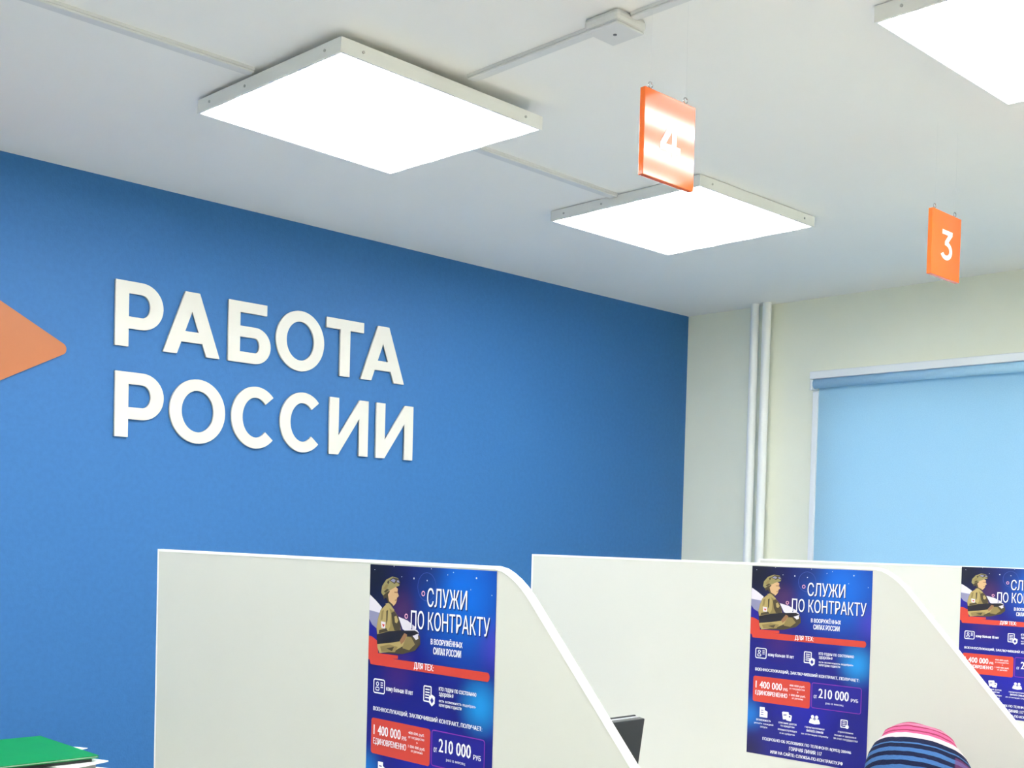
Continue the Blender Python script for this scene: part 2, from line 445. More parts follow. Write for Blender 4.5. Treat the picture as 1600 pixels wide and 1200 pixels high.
# ------------------------------------------------------------------ roller blind
bl = empty('roller_blind', (0.69, -0.001, 2.18))
def ab(x0, y0, z0, x1, y1, z1, bev=0.003):
    return newbox((x0 - 0.69, y0 + 0.001, z0 - 2.18), (x1 - 0.69, y1 + 0.001, z1 - 2.18), bev)
BX1 = 2.33
obj('cassette', ab(0.692, -0.058, 2.150, BX1, -0.001, 2.182), BLINDW, bl)
bm = bmesh.new(); tube(bm, [(0.704 - 0.69, -0.032, 2.132 - 2.18), (BX1 - 0.012 - 0.69, -0.032, 2.132 - 2.18)], 0.0205, 20)
obj('fabric_roll', bm, ROLLFAB, bl, None, True)
obj('end_cap', ab(0.692, -0.055, 2.105, 0.703, -0.001, 2.149), BLINDW, bl)
obj('end_cap', ab(BX1 - 0.011, -0.055, 2.105, BX1, -0.001, 2.149), BLINDW, bl)
obj('guide_rail', ab(0.686, -0.020, 0.90, 0.712, -0.001, 2.104), BLINDW, bl)
obj('guide_rail', ab(BX1 - 0.026, -0.020, 0.90, BX1, -0.001, 2.104), BLINDW, bl)
obj('fabric', ab(0.7125, -0.013, 0.905, BX1 - 0.0265, -0.0122, 2.116, 0), FABRIC, bl)
obj('bottom_bar', ab(0.7125, -0.019, 0.885, BX1 - 0.0265, -0.006, 0.905), BLINDW, bl)
tag(bl, 'pale blue roller blind pulled down over the window in the cream wall', 'blind')

# ------------------------------------------------------------------ partition screens between the booths
PY = (-3.2867, -2.2046, -1.1458)
PT = 0.011
prof = [(1.207, 0.0), (2.60, 0.0), (2.60, 1.026), (2.288, 1.360)] + \
       [(2.2785, 1.3695), (2.267, 1.3800), (2.254, 1.3895), (2.240, 1.3975), (2.226, 1.4035), (2.210, 1.4065)] + [(1.207, 1.4065)]
def inset(pts, d):
    out = []; n = len(pts)
    for i in range(n):
        a, b, c = Vector(pts[i - 1]), Vector(pts[i]), Vector(pts[(i + 1) % n])
        n1 = Vector((-(b - a).y, (b - a).x)).normalized(); n2 = Vector((-(c - b).y, (c - b).x)).normalized()
        m_ = (n1 + n2).normalized(); out.append(tuple(b + m_ * d / max(0.3, m_.dot(n1))))
    return out
def screen(y, label, drop=0.0):
    pr = [(a, b - drop if b > 0 else b) for a, b in prof]
    t = empty('partition_screen', (1.207, y, 0))
    f = lambda p: Vector((p.x - 1.207, p.z + PT / 2, p.y))
    link('board', outline([inset(pr, 0.0030)], PT, f), LAMIN, t)
    f2 = lambda p: Vector((p.x - 1.207, p.z + PT / 2, p.y))
    link('edge_trim', outline([pr, inset(pr, 0.0048)], PT + 0.0014, f2), EDGE, t)
    return tag(t, label, 'partition', 'booth partition screens')
screen(PY[0], 'white sloping partition screen nearest the viewer, left of the others')
screen(PY[1], 'white sloping partition screen in the middle, behind the striped hat')
screen(PY[2], 'white partition screen farthest back, mostly hidden behind the middle screen', 0.005)

# ------------------------------------------------------------------ recruiting posters
P_TEXT = [
    ('СЛУЖИ', 144.3, 31.1, 235.2, 60.2, 't', 'white'),
    ('ПО КОНТРАКТУ', 106.5, 67.5, 285.6, 95.9, 't', 'white'),
    ('В ВООРУЖЁННЫХ', 155.4, 105.8, 227.5, 116.8, 'b', 'white'),
    ('СИЛАХ РОССИИ', 161.9, 120.6, 224.7, 131.5, 'b', 'white'),
    ('ДЛЯ ТЕХ:', 116.8, 147.5, 163.1, 159.4, 'b', 'white'),
    ('кому больше 18 лет', 49.3, 191.6, 115.6, 201.2, 'b', 'white'),
    ('кто годен по состоянию', 177.1, 179.5, 260.7, 186.7, 'n', 'white'),
    ('здоровья', 177.4, 187.7, 209.9, 195.0, 'n', 'white'),
    ('есть возможность подобрать', 177.8, 198.1, 260.3, 203.5, 'n', 'white'),
    ('категорию годности', 178.1, 204.9, 228.9, 210.5, 'n', 'white'),
    ('ВОЕННОСЛУЖАЩИЙ, ЗАКЛЮЧИВШИЙ КОНТРАКТ, ПОЛУЧАЕТ:', 17.1, 225.8, 274.9, 235.3, 'b', 'white'),
    ('1 400 000', 19.6, 256.9, 87.8, 272.7, 'b', 'white'),
    ('РУБ', 91.5, 266.1, 102.7, 272.4, 'b', 'white'),
    ('ЕДИНОВРЕМЕННО', 19.1, 277.8, 102.0, 289.6, 'b', 'white'),
    ('400 000 руб.', 107.0, 255.9, 145.7, 261.6, 'n', 'white'),
    ('от государства', 107.3, 263.7, 145.2, 267.9, 'n', 'white'),
    ('+', 126.3, 270.1, 130.2, 273.4, 'n', 'white'),
    ('1 000 000 руб.', 107.4, 277.0, 147.7, 282.7, 'n', 'white'),
    ('от региона', 114.2, 284.5, 142.0, 288.7, 'n', 'white'),
    ('ОТ', 168.4, 272.3, 175.6, 279.6, 'b', 'white'),
    ('210 000', 180.1, 257.5, 251.7, 277.8, 'b', 'white'),
    ('РУБ', 257.4, 270.7, 273.8, 277.9, 'b', 'white'),
    ('раз в месяц', 197.5, 285.8, 239.9, 290.3, 'n', 'white'),
    ('возможность', 24.1, 341.5, 62.0, 345.8, 'n', 'white'),
    ('уехать каждый', 18.0, 349.2, 68.6, 354.1, 'n', 'white'),
    ('отпуск', 34.9, 357.4, 53.9, 361.7, 'n', 'white'),
    ('списание долгов', 82.0, 341.0, 128.0, 345.9, 'n', 'white'),
    ('по кредитам', 87.7, 347.9, 122.7, 352.6, 'n', 'white'),
    ('военнослужащих', 81.3, 356.4, 129.6, 361.3, 'n', 'white'),
    ('и их супругов', 85.9, 364.6, 124.1, 368.8, 'n', 'white'),
    ('гарантированная', 149.0, 342.5, 196.8, 347.1, 'n', 'white'),
    ('выплата семьям', 153.3, 349.0, 194.1, 354.0, 'n', 'white'),
    ('за отличную службу', 140.2, 357.3, 206.7, 362.1, 'n', 'white'),
    ('страхование', 229.1, 342.2, 265.3, 346.3, 'n', 'white'),
    ('жизни и здоровья', 220.7, 350.3, 272.3, 354.6, 'n', 'white'),
    ('за счет государства', 219.1, 357.3, 275.7, 362.0, 'n', 'white'),
    ('ПОДРОБНО ОБ УСЛОВИЯХ ПО ТЕЛЕФОНУ: 8(3952) 200446', 42.1, 380.6, 261.6, 389.2, 'b', 'white'),
    ('ГОРЯЧАЯ ЛИНИЯ: 117', 111.5, 392.9, 192.3, 401.3, 'b', 'white'),
    ('ИЛИ НА САЙТЕ: СЛУЖБА-ПО-КОНТРАКТУ.РФ', 63.7, 405.5, 243.4, 414.7, 'b', 'white'),
]
P_RECT = {
    'redbar': (1.3, 147.5, 287.8, 160.9),
    'redbox': (12.3, 246.4, 158.8, 303.6),
    'bluebox': (162.0, 246.0, 281.2, 301.3),
    'card': (15.5, 182.6, 45.1, 206.3),
    'doc': (140.4, 180.6, 169.5, 207.7),
    'i1': (32.0, 314.6, 52.5, 337.1),
    'i2': (89.8, 318.3, 115.7, 337.4),
    'i3': (157.5, 316.3, 186.0, 335.0),
    'i4': (234.3, 317.0, 254.2, 335.3),
}
P_POLY = [
    ('pale', [(1.0, 49.1), (16.4, 57.5), (33.0, 68.1), (27.1, 76.9), (-1.1, 74.0), (-1.4, 53.8)]),
    ('greyblue', [(-1.1, 74.0), (27.1, 76.9), (23.7, 84.8), (19.4, 102.1), (7.8, 96.7), (-0.6, 88.0)]),
    ('red', [(-2.9, 115.4), (8.6, 116.0), (22.6, 121.9), (25.8, 141.7), (76.0, 141.0), (76.2, 146.3), (-1.4, 153.4)]),
    ('pale', [(74.9, 79.9), (97.6, 84.4), (116.6, 92.8), (126.2, 101.7), (122.0, 112.4), (110.2, 108.1), (86.3, 98.7)]),
    ('navy', [(-2.6, 89.7), (7.8, 96.7), (19.4, 102.1), (22.6, 121.9), (8.6, 116.0), (-2.9, 115.4)]),
    ('olive', [(41.5, 63.8), (48.7, 61.0), (64.9, 71.5), (76.1, 81.3), (80.1, 93.1), (82.9, 104.2), (57.8, 107.6), (22.2, 111.9), (20.0, 100.5), (23.7, 84.8), (29.4, 72.1)]),
    ('tan', [(41.5, 63.8), (50.1, 64.8), (56.7, 78.1), (54.9, 96.4), (48.0, 106.9), (22.2, 111.1), (20.0, 100.5), (24.4, 84.8), (30.7, 72.1)]),
    ('darkolive', [(57.0, 75.0), (64.9, 72.2), (76.1, 81.3), (80.9, 94.6), (79.3, 102.2), (66.1, 102.5), (60.1, 91.5)]),
    ('darkolive', [(44.3, 72.8), (48.6, 71.0), (47.8, 87.8), (44.6, 95.6)]),
    ('darkolive', [(26.9, 104.6), (45.3, 100.2), (49.9, 104.7), (25.9, 110.1)]),
    ('olive', [(32.0, 73.5), (38.1, 71.6), (35.4, 87.1), (30.1, 89.0)]),
    ('tan', [(65.3, 80.5), (70.0, 78.7), (75.1, 85.9), (71.7, 90.7), (66.8, 89.5)]),
    ('pale', [(31.6, 90.1), (43.0, 90.9), (42.4, 101.2), (32.5, 100.8)]),
    ('red', [(34.0, 94.1), (41.4, 94.7), (37.9, 99.2)]),
    ('darkolive', [(45.6, 107.8), (81.6, 100.6), (117.1, 105.4), (128.7, 106.0), (130.3, 119.2), (118.0, 129.8), (87.8, 137.7), (41.9, 140.2)]),
    ('olive', [(86.7, 109.2), (108.0, 109.8), (117.7, 120.2), (104.0, 130.3), (87.4, 128.7)]),
    ('tan', [(22.6, 122.6), (36.4, 124.6), (77.5, 119.0), (91.3, 104.4), (99.6, 106.0), (91.8, 117.8), (87.3, 125.7), (66.1, 135.1), (29.6, 141.3), (23.7, 132.6)]),
    ('olive', [(30.4, 130.5), (53.6, 125.5), (75.4, 127.5), (68.6, 136.4), (34.4, 138.6)]),
    ('darkolive', [(46.5, 132.2), (65.8, 128.3), (61.3, 135.5)]),
    ('black', [(21.0, 112.0), (52.8, 104.5), (79.3, 101.5), (116.9, 98.7), (127.4, 102.4), (107.9, 107.9), (89.1, 110.5), (79.9, 118.5), (53.5, 123.2), (22.8, 127.3)]),
    ('skinshade', [(79.9, 117.3), (91.3, 104.4), (98.5, 106.8), (91.7, 117.1), (83.7, 123.0)]),
    ('pale', [(111.4, 107.3), (124.0, 104.1), (125.4, 110.7), (119.7, 113.3)]),
    ('skin', [(43.2, 43.8), (50.4, 40.4), (67.1, 33.5), (72.5, 36.3), (71.7, 41.6), (75.3, 47.4), (70.6, 50.7), (70.8, 54.5), (67.6, 59.9), (62.2, 64.0), (53.6, 60.0), (47.3, 55.8), (43.5, 51.4)]),
    ('skinshade', [(63.8, 41.2), (72.2, 40.8), (71.8, 43.1), (63.8, 43.0)]),
    ('skinshade', [(65.5, 54.0), (70.7, 53.0), (70.8, 54.8), (65.5, 55.5)]),
    ('tan', [(41.4, 61.5), (51.1, 59.4), (64.9, 70.0), (62.5, 72.4), (48.9, 66.4)]),
    ('darkolive', [(33.9, 45.8), (50.3, 38.9), (52.4, 41.8), (47.7, 46.6), (51.0, 57.1), (62.2, 62.5), (61.0, 64.9), (48.7, 59.5), (43.5, 51.4), (37.4, 54.8)]),
    ('helmet', [(30.4, 44.4), (32.5, 33.6), (42.4, 23.2), (58.0, 17.5), (72.6, 19.6), (78.1, 26.2), (75.4, 31.6), (67.1, 33.5), (51.6, 40.0), (42.0, 44.6), (35.5, 48.8)]),
    ('darkolive', [(49.8, 24.4), (59.8, 19.0), (73.3, 20.4), (78.3, 25.7), (76.5, 29.3), (68.8, 26.2), (63.3, 29.1), (55.2, 25.7)]),
    ('olive', [(35.1, 38.1), (42.7, 30.1), (48.8, 31.3), (43.0, 39.2)]),
    ('darkolive', [(45.0, 26.9), (48.5, 23.7), (51.1, 26.6), (47.6, 30.6)]),
    ('darkolive', [(37.0, 42.6), (45.4, 37.6), (50.3, 38.9), (42.0, 44.2)]),
    ('greyblue', [(53.4, 24.3), (59.9, 20.9), (66.7, 22.9), (63.2, 26.9)]),
    ('greyblue', [(68.7, 23.6), (73.4, 22.6), (76.4, 26.3), (71.2, 26.0)]),
]
P_RING = [((134.3, 40.6), 4.2, 1.6, 'pink'), ((94.5, 77.9), 4.0, 1.6, 'pink')]
P_ORBIT = ((142.3, 29.9), 22.0)
P_STAR = [(111.0, 18.3), (142.6, 20.3), (254.1, 11.9), (152.1, 1.9), (61.1, 1.2), (12.1, 8.3), (80.9, 17.0), (287.8, 35.4), (190.1, 9.6), (203.0, 5.5), (242.3, 29.4), (206.9, 51.2)]

def poster_bg():
    m = bpy.data.materials.new('poster_print_blue'); m.use_nodes = True
    t = m.node_tree; b = t.nodes['Principled BSDF']; b.inputs['Roughness'].default_value = 0.45
    tcn = t.nodes.new('ShaderNodeTexCoord')
    prev = None; base = lin((14, 16, 126))
    for (u, v, r, col, k) in ((225, 40, 150, (0, 104, 214), 1.0), (10, 15, 200, (8, 12, 36), 1.0), (268, 198, 60, (24, 150, 226), 0.9), (0, 335, 55, (16, 122, 210), 0.9),
                              (300, 110, 55, (70, 60, 190), 0.7), (5, 415, 75, (26, 20, 66), 0.9), (84, 70, 48, (84, 44, 92), 0.6), (75, 165, 60, (78, 30, 110), 0.5), (150, 5, 60, (14, 24, 80), 0.6),
                              (150, 300, 110, (16, 18, 168), 0.7)):
        d = t.nodes.new('ShaderNodeVectorMath'); d.operation = 'DISTANCE'; d.inputs[1].default_value = (u / 1000, 0, -v / 1000)
        t.links.new(tcn.outputs['Object'], d.inputs[0])
        q = t.nodes.new('ShaderNodeMapRange'); q.interpolation_type = 'SMOOTHSTEP'
        q.inputs['From Min'].default_value = 0; q.inputs['From Max'].default_value = r / 1000
        q.inputs['To Min'].default_value = k; q.inputs['To Max'].default_value = 0
        t.links.new(d.outputs['Value'], q.inputs['Value'])
        mx = t.nodes.new('ShaderNodeMix'); mx.data_type = 'RGBA'
        t.links.new(q.outputs[0], mx.inputs['Factor'])
        if prev is None: mx.inputs['A'].default_value = base
        else: t.links.new(prev, mx.inputs['A'])
        mx.inputs['B'].default_value = lin(col); prev = mx.outputs['Result']
    t.links.new(prev, b.inputs['Base Color'])
    return m
PC = ['bg', 'white', 'red', 'navy', 'purple', 'pale', 'greyblue', 'olive', 'tan', 'darkolive', 'black', 'skin', 'skinshade', 'helmet', 'pink', 'orbit', 'shadow']
PRGB = dict(white=(244, 244, 250), red=(208, 66, 50), navy=(26, 22, 140), purple=(140, 50, 170), pale=(222, 216, 226), greyblue=(140, 140, 172), olive=(142, 124, 74), tan=(176, 156, 98),
            darkolive=(74, 64, 42), black=(30, 26, 34), skin=(206, 168, 124), skinshade=(150, 108, 74), helmet=(150, 140, 90), pink=(236, 170, 196), orbit=(70, 90, 170), shadow=(20, 40, 110))
PM = [poster_bg()] + [mat('poster_print_' + k, PRGB[k], 0.45, var=0.0) for k in PC[1:]]
PW, PH = 0.297, 0.4208
def poster_mesh():
    bm = bmesh.new()
    def P(u, v, L): return bm.verts.new((u / 1000, -0.0002 - 0.00012 * L, -v / 1000))
    def poly(pts, c, L):
        f = bm.faces.new([P(u, v, L) for u, v in pts]); f.material_index = PC.index(c)
    def text(s, r, c, L, off, du=0, dv=0):
        vs, fs = text_geo(s, off); u0, v0, u1, v1 = r
        vv = [P(u0 + (u1 - u0) * a + du, v1 - (v1 - v0) * b + dv, L) for a, b in vs]
        for f in fs:
            try: q = bm.faces.new([vv[i] for i in f]); q.material_index = PC.index(c)
            except ValueError: pass
    def ring(c, ru, rv, th, col, L, n=28, sq=False):
        for i in range(n):
            a, b = 2 * math.pi * i / n, 2 * math.pi * (i + 1) / n
            poly([(c[0] + ru * math.cos(a), c[1] + rv * math.sin(a)), (c[0] + ru * math.cos(b), c[1] + rv * math.sin(b)),
                  (c[0] + (ru - th) * math.cos(b), c[1] + (rv - th) * math.sin(b)), (c[0] + (ru - th) * math.cos(a), c[1] + (rv - th) * math.sin(a))], col, L)
    def rrect(u0, v0, u1, v1, r): return rounded([(u0, v0), (u1, v0), (u1, v1), (u0, v1)], r, 5)
    def frame(u0, v0, u1, v1, r, th, col, L):
        o_, i_ = rrect(u0, v0, u1, v1, r), rrect(u0 + th, v0 + th, u1 - th, v1 - th, max(0.3, r - th)); n = len(o_)
        for k in range(n): poly([o_[k], o_[(k + 1) % n], i_[(k + 1) % n], i_[k]], col, L)
    def disc(c, r, col, L, n=14): poly([(c[0] + r * math.cos(2 * math.pi * k / n), c[1] + r * math.sin(2 * math.pi * k / n)) for k in range(n)], col, L)
    # paper sheet
    box(bm, (0, -0.0002, -PH), (PW, 0, 0))
    ring(P_ORBIT[0], P_ORBIT[1], P_ORBIT[1], 0.8, 'orbit', 1, 40)
    for i, s in enumerate(P_STAR): disc(s, (1.6, 1.2, 1.5)[i % 3] if i < 3 else 0.8, 'white', 1, 8)
    for c, r, th, col in P_RING: ring(c, r, r, th, col, 2)
    for i, (c, pts) in enumerate(P_POLY):
        poly([(max(0.3, u), v) for u, v in pts], c, 1.2 + i * 0.12)
    u0, v0, u1, v1 = P_RECT['redbar']
    poly([(u0, v0), (u1 - 5, v0)] + [(u1 - 5 + 5 * math.sin(math.pi * k / 8), (v0 + v1) / 2 - (v1 - v0) / 2 * math.cos(math.pi * k / 8)) for k in range(1, 8)] + [(u1 - 5, v1), (u0 + 6, v1)], 'red', 4.5)
    poly(rrect(*P_RECT['redbox'], 5), 'red', 1)
    poly(rrect(*P_RECT['bluebox'], 5), 'navy', 1); frame(*P_RECT['bluebox'], 5, 1.4, 'purple', 1.5)
    for s, a, b, c, d, st, col in P_TEXT:
        if st == 't': text(s, (a, b, c, d), 'shadow', 4.8, 0.0, 1.6, 2.0)
        k = (d - b) * {'t': 0.006, 'b': 0.026, 'n': 0.02}[st]          # stroke weight: two slightly shifted passes
        text(s, (a, b, c, d), col, 5.4, 0.0, -k, 0)
        text(s, (a, b, c, d), col, 5.6, 0.0, k, 0)
    # identity card icon
    u0, v0, u1, v1 = P_RECT['card']; frame(u0, v0, u1, v1, 4, 2.0, 'white', 2)
    ring((u0 + 10.5, v0 + 8.2), 3.6, 3.6, 1.5, 'white', 2, 16)
    frame(u0 + 5.5, v0 + 13, u0 + 15.5, v1 - 4.5, 2.5, 1.5, 'white', 2)
    for k in range(3): poly([(u0 + 18.5, v0 + 5 + 3.6 * k), (u1 - 5, v0 + 5 + 3.6 * k), (u1 - 5, v0 + 6.6 + 3.6 * k), (u0 + 18.5, v0 + 6.6 + 3.6 * k)], 'white', 2)
    # document with shield icon
    u0, v0, u1, v1 = P_RECT['doc']; frame(u0, v0, u0 + 19, v1 - 2, 2.5, 2.0, 'white', 2)
    for k in range(4): poly([(u0 + 4.5, v0 + 5 + 4.2 * k), (u0 + 14.5, v0 + 5 + 4.2 * k), (u0 + 14.5, v0 + 6.8 + 4.2 * k), (u0 + 4.5, v0 + 6.8 + 4.2 * k)], 'white', 2)
    c = (u0 + 20.5, v1 - 4.5)
    poly([(c[0] - 7, c[1] - 7), (c[0], c[1] - 10), (c[0] + 7, c[1] - 7), (c[0] + 6.5, c[1] + 3), (c[0], c[1] + 8), (c[0] - 6.5, c[1] + 3)], 'white', 2.5)
    poly([(c[0] - 4, c[1] - 1), (c[0], c[1] - 6), (c[0] + 4, c[1] - 1), (c[0], c[1] + 4)], 'navy', 3)
    # row of four icons
    u0, v0, u1, v1 = P_RECT['i1']
    poly([(u0, v0), (u0 + 13, v0), (u0 + 13, v0 + 6), (u1, v0 + 9), (u1, v1), (u0, v1)], 'white', 2)
    for k in range(3): poly([(u0 + 3, v0 + 6 + 5 * k), (u0 + 10, v0 + 6 + 5 * k), (u0 + 10, v0 + 7.6 + 5 * k), (u0 + 3, v0 + 7.6 + 5 * k)], 'navy', 3)
    u0, v0, u1, v1 = P_RECT['i2']
    poly(rounded([(u0, v0), (u1 - 9, v0 - 1), (u1 - 6, v1 - 5), (u0 + 3, v1 - 2)], 2, 4), 'white', 2)
    poly(rounded([(u1 - 13, v0 + 4), (u1, v0 + 6), (u1 - 2, v1), (u1 - 15, v1 - 1)], 2, 4), 'white', 2.4)
    disc((u1 - 6, v0 + 9), 2.0, 'navy', 3); poly([(u0 + 4, v0 + 6), (u0 + 12, v0 + 5), (u0 + 12, v0 + 7), (u0 + 4, v0 + 8)], 'navy', 3)
    u0, v0, u1, v1 = P_RECT['i3']; m_ = (u0 + u1) / 2
    disc((m_ - 5, v0 + 4), 4, 'white', 2); disc((m_ + 5, v0 + 4), 4, 'white', 2)
    poly(rounded([(u0, v1 - 1), (u0 + 4, v0 + 8), (m_, v0 + 9), (u1 - 4, v0 + 8), (u1, v1 - 1), (m_, v1 + 1)], 2, 4), 'white', 2)
    disc((m_, v0 + 9), 2.4, 'greyblue', 3)
    u0, v0, u1, v1 = P_RECT['i4']; frame(u0, v0, u1 - 3, v1 - 1, 2, 2.0, 'white', 2)
    for k in range(3): poly([(u0 + 4.5, v0 + 4 + 3.6 * k), (u1 - 7.5, v0 + 4 + 3.6 * k), (u1 - 7.5, v0 + 5.6 + 3.6 * k), (u0 + 4.5, v0 + 5.6 + 3.6 * k)], 'white', 2)
    disc((u1 - 4, v1 - 4), 4, 'white', 2.4)
    for f in bm.faces:
        f.normal_update()
    me = bpy.data.meshes.new('poster'); bm.to_mesh(me); bm.free()
    for k in PM: me.materials.append(k)
    return me
pme = poster_mesh()
for k, (x, lab) in enumerate(((1.9173, 'blue recruiting poster with a soldier, largest, on the partition screen nearest the viewer'),
                              (1.9080, 'blue recruiting poster with a soldier, on the middle screen left of the striped hat'),
                              (1.8978, 'blue recruiting poster with a soldier, cut off by the right edge of the photo'))):
    o = link('poster', pme, None, None, (x, PY[k] - 0.0006, 1.3995))
    tag(o, lab, 'poster', 'recruiting posters on the screens')

# ------------------------------------------------------------------ booth desks
def desk(y0, y1, label):
    t = empty('booth_desk', (1.24, y0, 0))
    obj('worktop', newbox((0, 0, 0.725), (1.0, y1 - y0, 0.75), 0.003), DESK, t)
    obj('side_panel', newbox((0.03, 0.0, 0), (0.95, 0.018, 0.7245)), DESK, t)
    obj('side_panel', newbox((0.03, y1 - y0 - 0.018, 0), (0.95, y1 - y0, 0.7245)), DESK, t)
    obj('modesty_panel', newbox((0.72, 0.019, 0.2), (0.736, y1 - y0 - 0.019, 0.7245)), DESK, t)
    tag(t, label, 'desk', 'booth desks')
desk(PY[0] + 0.03, PY[1] - 0.012, 'pale booth desk under the monitor, between the two nearest screens')
desk(PY[1] + 0.03, PY[2] - 0.012, 'pale booth desk between the middle and the farthest screen')

# ------------------------------------------------------------------ monitor in the nearest booth
mo = empty('monitor', (1.93, -2.829, 0.75))
tilt = math.radians(8)
MW, MH, MD = 0.44, 0.29, 0.026
def tiltv(bm, piv):
    for v in bm.verts:
        x, z = v.co.x - piv[0], v.co.z - piv[1]
        v.co.x = piv[0] + x * math.cos(tilt) + z * math.sin(tilt); v.co.z = piv[1] - x * math.sin(tilt) + z * math.cos(tilt)
    return bm
zt = 0.345
bm = bmesh.new(); box(bm, (-0.004, -MW / 2, zt - MH), (0.011, MW / 2, zt), 0.002)
bx = obj('back_cover', tiltv(bm, (0, zt)), DARK, mo)
obj('screen_bezel', tiltv(newbox((-0.018, -MW / 2, zt - MH), (-0.0125, MW / 2, zt + 0.001), 0.0015), (0, zt)), DARK, mo)
obj('rim', tiltv(newbox((-0.0123, -MW / 2 + 0.002, zt - MH + 0.002), (-0.0042, MW / 2 - 0.002, zt - 0.001)), (0, zt)), DARKLIT, mo)
obj('stand_neck', newbox((-0.02, -0.03, 0.012), (0.03, 0.03, 0.13), 0.005), DARK, mo)
obj('stand_base', newbox((-0.10, -0.12, 0), (0.08, 0.12, 0.0115), 0.004), DARK, mo)
tag(mo, 'dark flat monitor seen from behind, peeking over the slope of the nearest partition screen', 'monitor')

# ------------------------------------------------------------------ paper stack on a side table
tb = empty('side_table', (0.55, -3.85, 0))
obj('table_top', newbox((0, 0, 0.725), (0.60, 0.75, 0.75), 0.003), DESK, tb)
for sx in (0.03, 0.53):
    for sy in (0.03, 0.68):
        obj('leg', newbox((sx, sy, 0), (sx + 0.04, sy + 0.04, 0.7245)), DARK, tb)
tag(tb, 'small table carrying the pile of folders by the blue wall', 'table')
def sheet(name, cx, cy, z0, th, w_, d_, rz, m, label, cat, group=None, parts=None):
    t = obj(name, newbox((-w_ / 2, -d_ / 2, 0), (w_ / 2, d_ / 2, th), min(0.0008, th * 0.3)), m)
    t.location = (cx, cy, z0); t.rotation_euler = (0, 0, rz)
    return tag(t, label, cat, group)
z = 0.75
G = 'folders and papers piled by the blue wall'
def binder(cx, cy, z0, th, rz, label):
    t = empty('binder', (cx, cy, z0), (0, 0, rz))
    obj('cover', newbox((-0.155, -0.112, 0), (0.155, 0.112, 0.003), 0.001), BLACKP, t)
    obj('cover', newbox((-0.155, -0.112, th - 0.003), (0.155, 0.112, th), 0.001), BLACKP, t)
    obj('spine', newbox((-0.158, -0.112, 0.0), (-0.1552, 0.112, th)), BLACKP, t)
    obj('pages', newbox((-0.145, -0.104, 0.0031), (0.149, 0.106, th - 0.0031)), PAPER, t)
    return tag(t, label, 'binder', None)
binder(0.855, -3.425, z, 0.072, 0.03, 'black binder at the bottom of the pile'); z += 0.0722
binder(0.850, -3.420, z, 0.070, -0.02, 'black binder in the middle of the pile'); z += 0.0702
sheet('envelope', 0.816, -3.365, z, 0.004, 0.30, 0.20, 0.50, PAPER, 'white envelope jutting out lowest at the right of the pile', 'envelope', G); z += 0.0042
sheet('paper_stack', 0.845, -3.418, z, 0.042, 0.297, 0.21, 0.02, GREYP, 'grey stack of loose papers in the pile below the green folder', 'papers', G); z += 0.0422
sheet('envelope', 0.920, -3.377, z, 0.003, 0.22, 0.11, 0.35, PAPER, 'white envelope tip just under the dark folder', 'envelope', G); z += 0.0032
sheet('card_folder', 0.843, -3.425, z, 0.006, 0.305, 0.215, -0.03, BLACKP, 'thin dark folder directly under the green folder', 'folder', G); z += 0.0062
sheet('sheet_of_paper', 0.833, -3.355, z, 0.001, 0.15, 0.10, 0.50, PAPER, 'white sheet corner poking out behind the green folder', 'paper', G); z += 0.0012
gf = empty('green_folder', (0.848, -3.42, z))
obj('cover', newbox((-0.155, -0.112, 0.0042), (0.155, 0.112, 0.0057), 0.0005), GREEN, gf)
obj('cover', newbox((-0.155, -0.112, 0.0), (0.155, 0.112, 0.0015), 0.0005), GREEN, gf)
obj('pages', newbox((-0.150, -0.110, 0.0016), (0.152, 0.109, 0.0041)), PAPER, gf)
tag(gf, 'bright green folder on top of the pile at the bottom left', 'folder')

